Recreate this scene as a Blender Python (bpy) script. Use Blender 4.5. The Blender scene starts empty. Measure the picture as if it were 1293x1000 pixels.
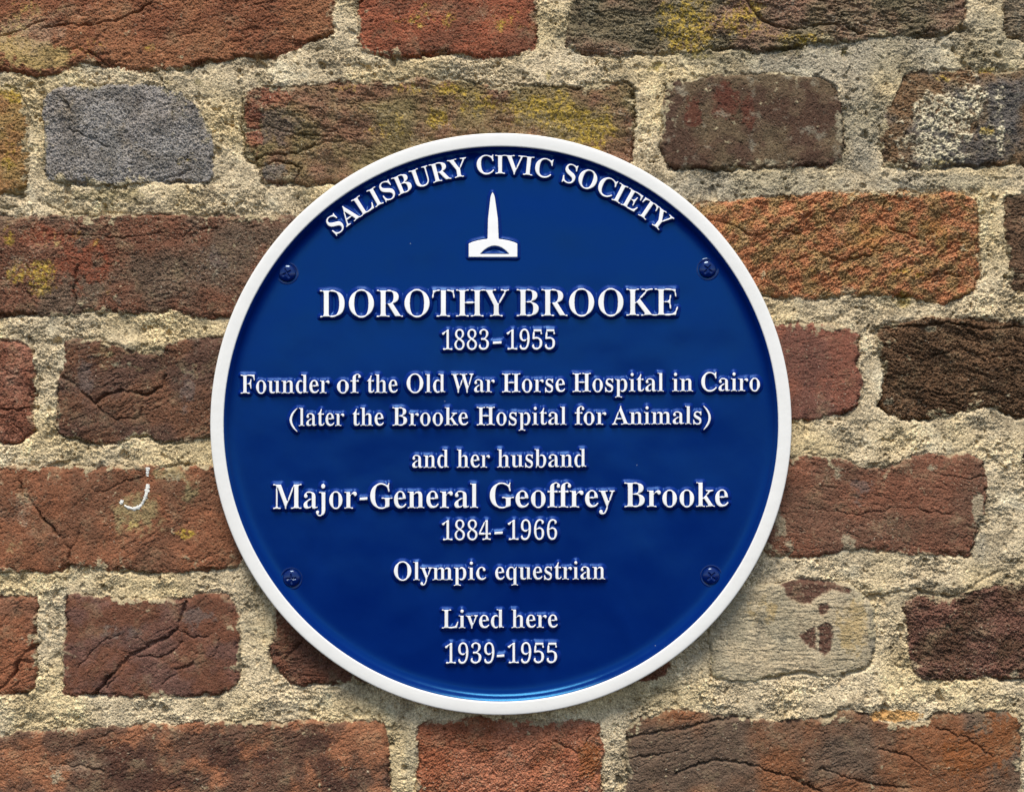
import bpy, math
import numpy as np

# ------------------------------------------------------------------ frame, camera, sky, sun
S = 0.00048                      # metres for one unit of the working grid (about half a millimetre)
CX, CY = 646.5, 500.0            # grid point the camera faces
D = 1900.0                       # camera distance in grid units
scene = bpy.context.scene
col = scene.collection

cam_data = bpy.data.cameras.new('camera')
camera = bpy.data.objects.new('camera', cam_data)
col.objects.link(camera)
camera.location = (0, -D * S, 0)
camera.rotation_euler = (math.radians(90), 0, 0)
cam_data.sensor_width = 36
cam_data.lens = 36 * D / 1293.0
cam_data.clip_start = 0.01
cam_data.clip_end = 200
scene.camera = camera

SUN_ELEV, SUN_SIDE = 60.0, -8.0   # degrees; side: negative = light comes a little from the left
world = bpy.data.worlds.new('World')
scene.world = world
world.use_nodes = True
wn = world.node_tree
bg = wn.nodes['Background']
sky = wn.nodes.new('ShaderNodeTexSky')
sky.sky_type = 'NISHITA'
sky.sun_disc = False
sky.sun_elevation = math.radians(SUN_ELEV)
sky.sun_rotation = math.radians(180 + SUN_SIDE)
sky.air_density = 1.0
sky.dust_density = 1.0
sky.ozone_density = 1.0
wn.links.new(sky.outputs['Color'], bg.inputs['Color'])
bg.inputs['Strength'].default_value = 0.06

sun_data = bpy.data.lights.new('sun', 'SUN')
sun_data.energy = 1.5
sun_data.angle = math.radians(25)
sun_data.color = (1.0, 0.91, 0.76)
sun = bpy.data.objects.new('sun', sun_data)
col.objects.link(sun)
sun.rotation_euler = (math.radians(90 - SUN_ELEV), 0, math.radians(SUN_SIDE))
sun.location = (0, -3, 4)

vs = scene.view_settings
vs.view_transform = 'Standard'
vs.look = 'None'
vs.exposure = 1.56
vs.gamma = 1.0
vs.use_curve_mapping = False

# ------------------------------------------------------------------ small helpers
rng = np.random.default_rng(7)
f32 = np.float32

def lin(hexa):
    v = np.array([int(hexa[i:i + 2], 16) for i in (0, 2, 4)]) / 255.0
    return np.where(v <= 0.04045, v / 12.92, ((v + 0.055) / 1.055) ** 2.4).astype(f32)

def perlin(x, y, seed):
    r = np.random.default_rng(seed)
    perm = r.permutation(256).astype(np.int32)
    perm = np.concatenate([perm, perm])
    ang = r.random(256) * 2 * math.pi
    gx, gy = np.cos(ang).astype(f32), np.sin(ang).astype(f32)
    x = x.astype(f32); y = y.astype(f32)
    xi = np.floor(x).astype(np.int32); yi = np.floor(y).astype(np.int32)
    fx = x - xi; fy = y - yi
    xi &= 255; yi &= 255
    x1 = (xi + 1) & 255; y1 = (yi + 1) & 255
    u = fx * fx * fx * (fx * (fx * 6 - 15) + 10)
    v = fy * fy * fy * (fy * (fy * 6 - 15) + 10)
    a = perm[perm[xi] + yi]; b = perm[perm[x1] + yi]
    c = perm[perm[xi] + y1]; d = perm[perm[x1] + y1]
    n00 = gx[a] * fx + gy[a] * fy
    n10 = gx[b] * (fx - 1) + gy[b] * fy
    n01 = gx[c] * fx + gy[c] * (fy - 1)
    n11 = gx[d] * (fx - 1) + gy[d] * (fy - 1)
    n0 = n00 + u * (n10 - n00); n1 = n01 + u * (n11 - n01)
    return (n0 + v * (n1 - n0)) * 1.5

def fbm(x, y, size, octaves, seed, gain=0.5):
    out = 0; amp = 1.0; f = 1.0 / size; tot = 0
    for o in range(octaves):
        out = out + amp * perlin(x * f + 17.3 * o, y * f - 9.1 * o, seed * 31 + o)
        tot += amp * 0.8
        amp *= gain; f *= 2.03
    return out / tot

def sstep(a, b, v):
    t = np.clip((v - a) / (b - a), 0, 1)
    return t * t * (3 - 2 * t)

def chaikin(p):
    p = np.asarray(p, float); q = np.roll(p, -1, 0)
    return np.stack([p * 0.86 + q * 0.14, p * 0.14 + q * 0.86], 1).reshape(-1, 2)

def seg_dist2(px, py, a, b):
    dx, dy = b[0] - a[0], b[1] - a[1]
    L = dx * dx + dy * dy + 1e-9
    t = np.clip(((px - a[0]) * dx + (py - a[1]) * dy) / L, 0, 1)
    return (px - a[0] - t * dx) ** 2 + (py - a[1] - t * dy) ** 2

def new_mesh_object(name, verts, quads, mat, parent=None, colors=None):
    me = bpy.data.meshes.new(name)
    verts = np.ascontiguousarray(verts, dtype=f32); quads = np.ascontiguousarray(quads, dtype=np.int32)
    n = len(quads)
    me.vertices.add(len(verts)); me.vertices.foreach_set('co', verts.ravel())
    me.loops.add(n * 4); me.loops.foreach_set('vertex_index', quads.ravel())
    me.polygons.add(n)
    me.polygons.foreach_set('loop_start', np.arange(0, n * 4, 4, dtype=np.int32))
    me.polygons.foreach_set('loop_total', np.full(n, 4, dtype=np.int32))
    me.polygons.foreach_set('use_smooth', np.ones(n, dtype=bool))
    if colors is not None:
        at = me.attributes.new('tint', 'FLOAT_COLOR', 'POINT')
        at.data.foreach_set('color', np.ascontiguousarray(colors, dtype=f32).ravel())
    me.update(calc_edges=True)
    me.validate()
    me.materials.append(mat)
    ob = bpy.data.objects.new(name, me)
    col.objects.link(ob)
    if parent is not None:
        ob.parent = parent
    return ob

# ------------------------------------------------------------------ materials
def base_material(name):
    m = bpy.data.materials.new(name); m.use_nodes = True
    nt = m.node_tree
    return m, nt, nt.nodes['Principled BSDF'], nt.links

def masonry_material(name, grain_mm, lo, hi, bump_dist):
    m, nt, p, lk = base_material(name)
    at = nt.nodes.new('ShaderNodeAttribute'); at.attribute_name = 'tint'
    tc = nt.nodes.new('ShaderNodeTexCoord')
    nz = nt.nodes.new('ShaderNodeTexNoise'); nz.inputs['Scale'].default_value = 1000.0 / grain_mm
    nz.inputs['Detail'].default_value = 3; nz.inputs['Roughness'].default_value = 0.65
    lk.new(tc.outputs['Object'], nz.inputs['Vector'])
    mr = nt.nodes.new('ShaderNodeMapRange')
    mr.inputs['From Min'].default_value = 0.3; mr.inputs['From Max'].default_value = 0.7
    mr.inputs['To Min'].default_value = lo; mr.inputs['To Max'].default_value = hi
    lk.new(nz.outputs['Fac'], mr.inputs['Value'])
    mx = nt.nodes.new('ShaderNodeVectorMath'); mx.operation = 'SCALE'
    lk.new(at.outputs['Color'], mx.inputs[0]); lk.new(mr.outputs['Result'], mx.inputs['Scale'])
    lk.new(mx.outputs['Vector'], p.inputs['Base Color'])
    bp = nt.nodes.new('ShaderNodeBump'); bp.inputs['Strength'].default_value = 0.8
    bp.inputs['Distance'].default_value = bump_dist
    lk.new(nz.outputs['Fac'], bp.inputs['Height']); lk.new(bp.outputs['Normal'], p.inputs['Normal'])
    p.inputs['Roughness'].default_value = 0.88
    p.inputs['Specular IOR Level'].default_value = 0.25
    return m

def paint_material(name, colour, rough, bump, dust=0.0, spec=0.5, vary=0.0):
    m, nt, p, lk = base_material(name)
    tc = nt.nodes.new('ShaderNodeTexCoord')
    n1 = nt.nodes.new('ShaderNodeTexNoise'); n1.inputs['Scale'].default_value = 160
    n1.inputs['Detail'].default_value = 4
    lk.new(tc.outputs['Object'], n1.inputs['Vector'])
    n2 = nt.nodes.new('ShaderNodeTexNoise'); n2.inputs['Scale'].default_value = 22
    n2.inputs['Detail'].default_value = 3; n2.inputs['Distortion'].default_value = 1.5
    lk.new(tc.outputs['Object'], n2.inputs['Vector'])
    bp = nt.nodes.new('ShaderNodeBump'); bp.inputs['Strength'].default_value = 1.0
    bp.inputs['Distance'].default_value = bump
    lk.new(n1.outputs['Fac'], bp.inputs['Height'])
    lk.new(bp.outputs['Normal'], p.inputs['Normal'])
    mr = nt.nodes.new('ShaderNodeMapRange')
    mr.inputs['From Min'].default_value = 0.3; mr.inputs['From Max'].default_value = 0.7
    mr.inputs['To Min'].default_value = rough * 0.75; mr.inputs['To Max'].default_value = rough * 1.3
    lk.new(n2.outputs['Fac'], mr.inputs['Value']); lk.new(mr.outputs['Result'], p.inputs['Roughness'])
    p.inputs['Specular IOR Level'].default_value = spec
    cr = nt.nodes.new('ShaderNodeMix'); cr.data_type = 'RGBA'
    c = np.array(colour)
    cr.inputs[6].default_value = (*(c * (1 - vary)), 1); cr.inputs[7].default_value = (*np.minimum(c * (1 + vary), 1), 1)
    lk.new(n2.outputs['Fac'], cr.inputs[0])
    out = cr.outputs[2]
    if dust > 0:
        vo = nt.nodes.new('ShaderNodeTexVoronoi'); vo.inputs['Scale'].default_value = 95
        lk.new(tc.outputs['Object'], vo.inputs['Vector'])
        lt = nt.nodes.new('ShaderNodeMath'); lt.operation = 'LESS_THAN'; lt.inputs[1].default_value = 0.028
        lk.new(vo.outputs['Distance'], lt.inputs[0])
        sel = nt.nodes.new('ShaderNodeSeparateColor'); lk.new(vo.outputs['Color'], sel.inputs[0])
        gt = nt.nodes.new('ShaderNodeMath'); gt.operation = 'GREATER_THAN'; gt.inputs[1].default_value = 0.75
        lk.new(sel.outputs[0], gt.inputs[0])
        mu = nt.nodes.new('ShaderNodeMath'); mu.operation = 'MULTIPLY'
        lk.new(lt.outputs[0], mu.inputs[0]); lk.new(gt.outputs[0], mu.inputs[1])
        mu2 = nt.nodes.new('ShaderNodeMath'); mu2.operation = 'MULTIPLY'; mu2.inputs[1].default_value = dust
        lk.new(mu.outputs[0], mu2.inputs[0])
        dm = nt.nodes.new('ShaderNodeMix'); dm.data_type = 'RGBA'
        lk.new(mu2.outputs[0], dm.inputs[0]); lk.new(out, dm.inputs[6])
        dm.inputs[7].default_value = (0.55, 0.56, 0.55, 1)
        out = dm.outputs[2]
    lk.new(out, p.inputs['Base Color'])
    return m

M_BRICK = masonry_material('weathered_brick', 0.7, 0.66, 1.34, 0.0003)
M_MORTAR = masonry_material('lime_mortar', 0.7, 0.58, 1.42, 0.0004)
M_BLUE = paint_material('blue_gloss_paint', (0.0003, 0.0120, 0.122), 0.2, 0.00005, dust=0.4, spec=0.5, vary=0.12)
M_FLANK = paint_material('blue_paint_on_edges', (0.0006, 0.014, 0.15), 0.34, 0.00003, spec=0.42, vary=0.1)
M_SCREW = paint_material('blue_paint_on_screws', (0.0004, 0.009, 0.09), 0.08, 0.00002, spec=0.6, vary=0.1)
for m_, t_ in ((M_BLUE, (.1, .52, 1, 1)), (M_FLANK, (.2, .5, 1, 1)), (M_SCREW, (.6, .8, 1, 1))):
    m_.node_tree.nodes['Principled BSDF'].inputs['Specular Tint'].default_value = t_
M_WHITE = paint_material('white_gloss_paint', (0.78, 0.775, 0.755), 0.34, 0.00014, vary=0.045)
M_LETTER = paint_material('white_letter_paint', (0.86, 0.86, 0.86), 0.35, 0.00004, vary=0.01)
M_DRIP = paint_material('white_paint_drip', (0.78, 0.77, 0.72), 0.5, 0.00005)

# ------------------------------------------------------------------ the wall: bricks traced one by one
# each brick: outline, two colours, lamination strength, grain, lichen, pale specks, face height, grain direction
BR = []
def brick(pts, a, b, lam=1.0, spk=0.5, h=0.0, ang=0.0, mixsize=60, mixbias=0.0, rough=1.0, warp=1.0, grey=0.0, edge=1.0):
    BR.append(dict(p=chaikin(pts), a=lin(a), b=lin(b), lam=lam, spk=spk, h=h, ang=math.radians(ang),
                   ms=mixsize, mb=mixbias, ro=rough, wp=warp, grey=lin('8f8a7c'), gk=grey, ed=edge))

# course at the top edge
brick([(-65,-62),(180,-60),(425,-58),(426,0),(420,26),(420,44),(386,56),(340,74),(300,72),(262,79),(238,89),(177,90),(143,87),(119,82),(100,80),(82,90),(44,96),(0,90),(-62,88)], '7a452d', '8c5638', 1.0, .35, 1.5, 12, 80)
brick([(456,-60),(676,-58),(679,0),(677,63),(640,72),(600,73),(583,66),(549,70),(522,74),(471,70),(452,62),(452,10)], '8a472f', '73402d', .6, .45, .5, 5, 50)
brick([(722,-64),(1218,-60),(1220,36),(1193,44),(1125,45),(1091,52),(1040,58),(989,62),(955,67),(911,62),(850,70),(822,68),(774,72),(736,70),(713,58),(719,10)], '655743', '7d5a4a', 1.5, .9, 0, -5, 120, grey=.5)
brick([(1272,-60),(1480,-60),(1482,46),(1340,54),(1276,50),(1268,30)], '6f5d4c', '8d7a66', .8, 1.0, 0, 0, grey=.5)
# second course
brick([(-180,108),(0,109),(20,112),(33,136),(35,190),(35,235),(20,247),(0,245),(-180,242)], '8f6c3e', '94663c', .8, .6, 0, 0, 40)
brick([(54,117),(78,109),(129,106),(204,108),(231,117),(252,139),(265,160),(269,180),(269,230),(218,231),(200,228),(146,235),(75,231),(56,226)], '8b8580', '78726c', .7, .5, 1.5, 15, 40, rough=1.3, edge=.6)
brick([(306,122),(316,114),(344,109),(374,108),(420,105),(505,100),(573,99),(611,102),(624,110),(679,109),(726,108),(760,104),(798,105),(801,122),(803,170),(800,212),(760,228),(600,238),(470,236),(408,233),(340,234),(327,226),(322,211),(310,201),(305,190)], '75603f', '7b5440', 1.3, .8, 0, -8, 90, grey=.35)
brick([(838,104),(860,101),(904,95),(982,92),(1037,98),(1057,112),(1066,136),(1069,170),(1060,204),(1043,211),(1003,213),(853,214),(841,213),(835,201)], '4d3429', '5c4836', .5, .8, 1.0, 90, 60, grey=.55)
brick([(1139,102),(1146,92),(1180,89),(1261,89),(1330,84),(1372,90),(1374,205),(1293,207),(1210,213),(1152,213),(1118,213),(1117,201),(1110,180),(1112,160),(1122,136)], '6f5038', '5b5550', 1.2, .8, 1.0, -15, 70, mixbias=.0)
# third course
brick([(-70,274),(0,272),(200,271),(367,272),(470,276),(474,390),(400,400),(289,402),(235,398),(218,391),(204,395),(177,398),(143,395),(112,395),(95,400),(61,400),(20,396),(0,403),(-72,400)], '6d4231', '624a3d', 1.1, .9, 1.5, 3, 110, grey=.35)
brick([(512,276),(700,270),(838,266),(840,385),(700,392),(514,390)], '7c4632', '6b4030', 1, .5, 0, 0)
brick([(873,256),(921,252),(996,248),(1057,243),(1112,242),(1193,243),(1214,242),(1231,250),(1237,262),(1239,306),(1239,347),(1231,367),(1214,378),(1186,384),(1166,378),(1125,373),(1043,375),(1009,379),(962,375),(880,374)], 'a5643f', '997146', 1.9, .55, 1.5, 25, 45, rough=1.5)
brick([(1266,252),(1293,246),(1480,244),(1484,366),(1320,372),(1283,367),(1275,350),(1275,337),(1271,282)], '513a2b', '6a4936', 1.0, .5, 0, 0)
# fourth course
brick([(-200,430),(0,429),(20,431),(37,439),(41,466),(40,520),(41,548),(25,563),(0,561),(-200,560)], '885443', '7a4634', 1.2, .5, 0, 10, 60)
brick([(82,429),(92,425),(126,426),(146,438),(177,446),(207,443),(214,431),(238,427),(280,427),(320,430),(322,550),(265,551),(231,558),(197,561),(180,554),(160,553),(143,561),(112,563),(82,556),(68,548),(71,520),(73,480),(80,466)], '66402e', '573a30', 1.5, .5, .5, 25, 70, grey=.2)
brick([(358,430),(600,428),(812,426),(812,548),(600,552),(360,554)], '7a4532', '67402f', 1, .4, 0, 0)
brick([(850,420),(981,408),(1016,406),(1050,408),(1074,413),(1086,422),(1088,446),(1083,456),(1088,473),(1088,497),(1081,514),(1057,526),(1023,530),(980,531),(852,534)], '7a4536', '6a4036', .4, .5, .5, 0, 50)
brick([(1108,429),(1113,412),(1135,406),(1180,400),(1227,402),(1293,408),(1350,410),(1354,528),(1293,528),(1258,517),(1227,518),(1193,527),(1152,531),(1122,524),(1108,512),(1117,497),(1118,473),(1112,449)], '523826', '664732', 1.7, .5, 0, -20, 50, rough=1.6)
# fifth course
brick([(-300,590),(0,588),(68,589),(136,588),(238,588),(310,588),(312,720),(204,723),(153,723),(136,718),(90,716),(78,723),(0,724),(-300,722)], '7e4a31', '6e4430', 1.1, .6, 1.5, 30, 70)
brick([(350,588),(570,586),(570,716),(352,718)], '7a4532', '67402f', 1, .4, 0, 0)
brick([(606,584),(830,580),(922,578),(922,704),(820,708),(608,712)], '74422f', '67402f', 1, .4, 0, 0)
brick([(958,580),(996,577),(1023,573),(1064,577),(1091,591),(1118,593),(1142,580),(1176,573),(1227,572),(1241,582),(1246,619),(1248,650),(1232,680),(1227,702),(1197,704),(1173,698),(1152,702),(1112,697),(1091,692),(1074,696),(1054,701),(1016,704),(962,704)], '754634', '684334', 1.2, .6, .5, -12, 90)
brick([(1291,562),(1500,560),(1502,690),(1340,700),(1296,640)], '3e3029', '5c4438', 1, .5, 0, 0)
# sixth course
brick([(-190,754),(0,752),(48,752),(48,772),(46,796),(48,830),(46,871),(31,878),(7,879),(-190,880)], '80492f', '774a36', 1.2, .4, .5, 30, 60)
brick([(82,755),(92,750),(112,752),(163,758),(190,754),(235,755),(252,747),(282,749),(299,765),(303,796),(303,861),(293,874),(272,879),(190,881),(116,879),(82,878),(77,871),(79,806)], '673c2b', '644139', .8, .35, 1.0, 35, 55, edge=.8)
brick([(344,782),(350,760),(500,756),(506,850),(471,864),(440,864),(408,868),(374,866),(357,854),(340,830)], '6d3d2b', '5f3a2d', .9, .45, 0, 0)
brick([(542,756),(840,750),(850,860),(700,868),(544,872)], '7a4532', '67402f', 1, .4, 0, 0)
brick([(893,792),(905,765),(941,741),(982,737),(999,731),(1037,732),(1071,737),(1098,755),(1105,769),(1106,813),(1101,840),(1084,849),(1043,854),(1006,848),(979,856),(945,861),(899,856),(896,830)], 'aa957a', '988870', .5, .3, 1.5, 3, 60, warp=.6, edge=.6)
brick([(1140,762),(1159,750),(1207,754),(1244,742),(1293,737),(1370,740),(1372,858),(1293,860),(1254,857),(1203,861),(1166,861),(1158,854),(1152,840),(1147,820),(1146,779)], '55382a', '694338', 1.3, .6, .5, -10, 45, rough=1.3)
# bottom course
brick([(-170,930),(0,929),(34,922),(109,920),(143,917),(218,913),(296,910),(340,912),(440,910),(485,912),(490,922),(493,1000),(494,1046),(-170,1050)], '8c5539', '5c3d30', .9, .45, 1.5, 20, 60, mixbias=.05)
brick([(527,919),(536,910),(590,907),(668,910),(740,910),(755,917),(762,949),(760,1000),(758,1046),(528,1048)], '9c5c42', '8c4c30', 1.3, .6, .5, 30, 60)
brick([(791,920),(805,906),(860,896),(900,900),(941,904),(969,909),(1043,909),(1064,897),(1091,902),(1120,914),(1168,914),(1180,899),(1286,898),(1291,910),(1292,1046),(792,1048)], '5c463a', '74452a', 1.1, .4, .5, 22, 150)
N_TRACED = len(BR)
# some faces still carry a smooth fired skin, others are badly flaked
for i_, v_ in {0: .8, 1: .7, 7: .5, 9: .9, 14: .7, 16: .5, 18: .6, 21: .6, 23: .6, 24: .45, 27: .5, 29: .65, 30: 1.2, 31: .55}.items(): BR[i_]['ro'] = v_
for i_, v_ in {2: 2.2, 6: 1.7, 8: 1.4, 11: 2.2, 17: 2.2, 28: 1.7, 16: .25, 7: .2, 0: .9, 1: .4, 9: .75, 13: .9, 14: 1.0, 18: .65, 21: .6, 23: .8, 24: .5, 29: .7, 30: 1.1, 31: .8}.items(): BR[i_]['lam'] = v_
BR[7]['spk'] = .25; BR[24]['spk'] = .15; BR[18]['spk'] = .35; BR[11]['ms'] = 20
# the rest of the wall round the picture: plain Flemish-like courses
CENTRES = [-312, -150, 12, 172, 336, 492, 652, 814, 976, 1138, 1300]
PAL = ['8a482f', '73402d', '6c5338', '6d4231', '9a5334', '66402e', '7c7672', '5c463a']
X0, X1 = -430, 1724
for r, cyy in enumerate(CENTRES):
    spans = []
    if 2 <= r <= 8:
        bs = [b for b in BR[:N_TRACED] if abs(b['p'][:, 1].mean() - cyy) < 70]
        lo = min(b['p'][:, 0].min() for b in bs); hi = max(b['p'][:, 0].max() for b in bs)
        spans = [(X0 - 200, lo - 36, -1), (hi + 36, X1 + 200, 1)]
    else:
        spans = [(X0 - 200 + 130 * (r % 2), X1 + 200, 1)]
    for lo, hi, sd in spans:
        long = rng.random() < .5
        x = lo if sd > 0 else hi
        while (x < hi if sd > 0 else x > lo):
            w = (455 if long else 222) + rng.uniform(-10, 10)
            xa, xb = (x, x + w) if sd > 0 else (x - w, x)
            hh = 62 + rng.uniform(-3, 3)
            top = np.linspace(xa, xb, 7); j = lambda: rng.uniform(-4, 4)
            pts = [(t, cyy - hh + j()) for t in top] + [(t, cyy + hh + j()) for t in top[::-1]]
            c1, c2 = rng.choice(PAL, 2, replace=False)
            brick(pts, c1, c2, rng.uniform(.6, 1.4), .5, rng.uniform(0, 1.5), rng.uniform(-20, 30), 80)
            x += sd * (w + 36); long = not long

# ---- sampling grid: fine where the picture is, coarser round it
FINE = 0.8
def axis(a, b, lo, hi):
    return np.concatenate([np.arange(a, lo, 4.0), np.arange(lo, hi, FINE), np.arange(hi, b + 4, 4.0)])
gx_ = axis(X0, X1, -8, 1301); gy_ = axis(-370, 1360, -8, 1008)
X, Y = np.meshgrid(gx_.astype(f32), gy_.astype(f32))
NY, NX = X.shape

wx = 3.5 * fbm(X, Y, 34, 2, 1) + 4.2 * fbm(X, Y, 10, 4, 2, .65)
wy = 3.5 * fbm(X, Y, 34, 2, 3) + 4.2 * fbm(X, Y, 10, 4, 4, .65)

dist = np.full(X.shape, 60.0, f32)
bid = np.zeros(X.shape, np.int32)
for i, b in enumerate(BR):
    p = b['p']; pad = 40
    x0, x1 = np.searchsorted(gx_, [p[:, 0].min() - pad, p[:, 0].max() + pad])
    y0, y1 = np.searchsorted(gy_, [p[:, 1].min() - pad, p[:, 1].max() + pad])
    if x1 <= x0 or y1 <= y0: continue
    sl = (slice(y0, y1), slice(x0, x1))
    px = X[sl] + wx[sl] * b['wp']; py = Y[sl] + wy[sl] * b['wp']
    d2 = np.full(px.shape, 1e9, f32); ins = np.zeros(px.shape, bool)
    n = len(p)
    for k in range(n):
        a, c = p[k], p[(k + 1) % n]
        d2 = np.minimum(d2, seg_dist2(px, py, a, c))
        if a[1] != c[1]:
            cond = (a[1] > py) != (c[1] > py)
            ins ^= cond & (px < (c[0] - a[0]) * (py - a[1]) / (c[1] - a[1]) + a[0])
    sd = np.sqrt(d2); sd[ins] *= -1
    better = sd < dist[sl]
    dist[sl] = np.where(better, sd, dist[sl]); bid[sl] = np.where(better, i, bid[sl])

def per(key):
    return np.array([b[key] for b in BR], f32)[bid]

cen = np.array([b['p'].mean(0) for b in BR], f32)
ccx, ccy = cen[bid, 0], cen[bid, 1]
th = per('ang'); ct, st = np.cos(th), np.sin(th)
rx, ry = X - ccx, Y - ccy
U = (rx * ct - ry * st) + bid * 371.0      # along the grain of each brick
V = (rx * st + ry * ct) + bid * 193.0
del th, ct, st
lam, rough = per('lam'), per('ro')
white = rng.standard_normal(X.shape).astype(f32)

# ---- relief of the brick faces
n_low = fbm(U, V, 110, 3, 11)
n_lam = fbm(U * 0.5 + 6 * n_low, V * 1.25, 46, 5, 12, 0.55)
t = n_lam * 5.0
terr = np.floor(t) + sstep(0.72, 1.0, t - np.floor(t))
n_grain = fbm(U, V, 9, 3, 13, 0.65)
n_mid = fbm(U, V * 1.3, 26, 4, 14, 0.6)
ridge = 1 - np.abs(fbm(U * 0.6, V * 1.2, 40, 3, 15))
n_g2 = fbm(X, Y, 4.2, 2, 19, .8)
n_p2 = fbm(X, Y, 5.0, 3, 36, .7)
hb = per('h') * 1.2 + 3.0 * n_low + .75 * lam * (0.8 * terr + 1.9 * n_mid - 1.4 * sstep(.94, 1.0, ridge) * sstep(-.1, .3, n_mid)) \
    + rough * (0.55 * n_grain + 0.62 * white + 0.35 * n_g2 - 1.9 * sstep(.22, .55, n_p2) + .9 * sstep(.35, .6, -n_p2))
wrk = 1 - np.abs(fbm(U * .33 + 5 * n_mid, V, 13, 3, 37, .55))
hb -= (.15 + .85 * lam) * 1.5 * sstep(.86, .99, wrk) * sstep(-.15, .3, fbm(X, Y, 60, 3, 38))
pit = sstep(.42, .62, fbm(U, V, 15, 2, 16)) * sstep(0.0, .4, fbm(X, Y, 120, 2, 17) + .15)
hb -= 2.0 * pit * rough
e = np.clip(-dist, 0, 40)
edw = per('ed')
hb -= edw * (2.6 * (1 - sstep(0, 5, e)) ** 1.3 + 1.0 * (1 - sstep(0, 20, e))) * (0.7 + 0.6 * fbm(X, Y, 30, 2, 18))

chipn = sstep(.18, .5, fbm(X, Y, 24, 3, 34, .6))
hb -= 4.0 * chipn * np.exp(-e / 7) * edw

# ---- relief of the mortar
m_low = fbm(X, Y, 70, 3, 21)
m_mid = fbm(X, Y, 22, 4, 22, 0.6)
m_bil = np.abs(fbm(X * .8, Y * 1.15, 15, 3, 23, .6))
m_gr = fbm(X, Y, 5.5, 2, 24, .8)
m_reg = sstep(-.25, .35, fbm(X, Y, 60, 3, 28))           # crumbled here, smoother there
m_led = fbm(X + 8 * m_mid, Y * 1.6, 38, 4, 29, .6) * 3.2
m_led = np.floor(m_led) + sstep(.6, 1.0, m_led - np.floor(m_led))
hm = -1.9 + 2.8 * m_low + (1.4 + 2.6 * m_reg) * m_mid - (1 + 2 * m_reg) * m_bil + 1.5 * m_led * m_reg + (0.5 + 1.0 * m_reg) * m_gr + (.45 + .5 * m_reg) * white
mpit = sstep(.42, .65, fbm(X, Y, 11, 2, 25)) + 1.4 * sstep(.5, .7, fbm(X, Y, 24, 2, 26))
hm -= (2.6 + 3.2 * m_reg) * mpit
o = np.clip(dist, 0, 40)
gy_d = np.gradient(dist, axis=0) / np.maximum(np.gradient(Y, axis=0), .1)
low_side = sstep(-.2, .9, gy_d)             # mortar under a brick
gm = sstep(-.15, .35, fbm(X, Y, 48, 3, 27)) * (0.35 + 0.65 * low_side)
groove = 7.5 * gm * np.exp(-(np.clip(dist + 1.0, -30, 30) / 2.3) ** 2)
inside = sstep(0.6, -0.6, dist)
gap = 3.2 * sstep(-.05, .3, fbm(X, Y, 30, 3, 35)) * np.exp(-((dist - .6) / 1.3) ** 2)
H = hm * (1 - inside) + hb * inside - groove - gap

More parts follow.
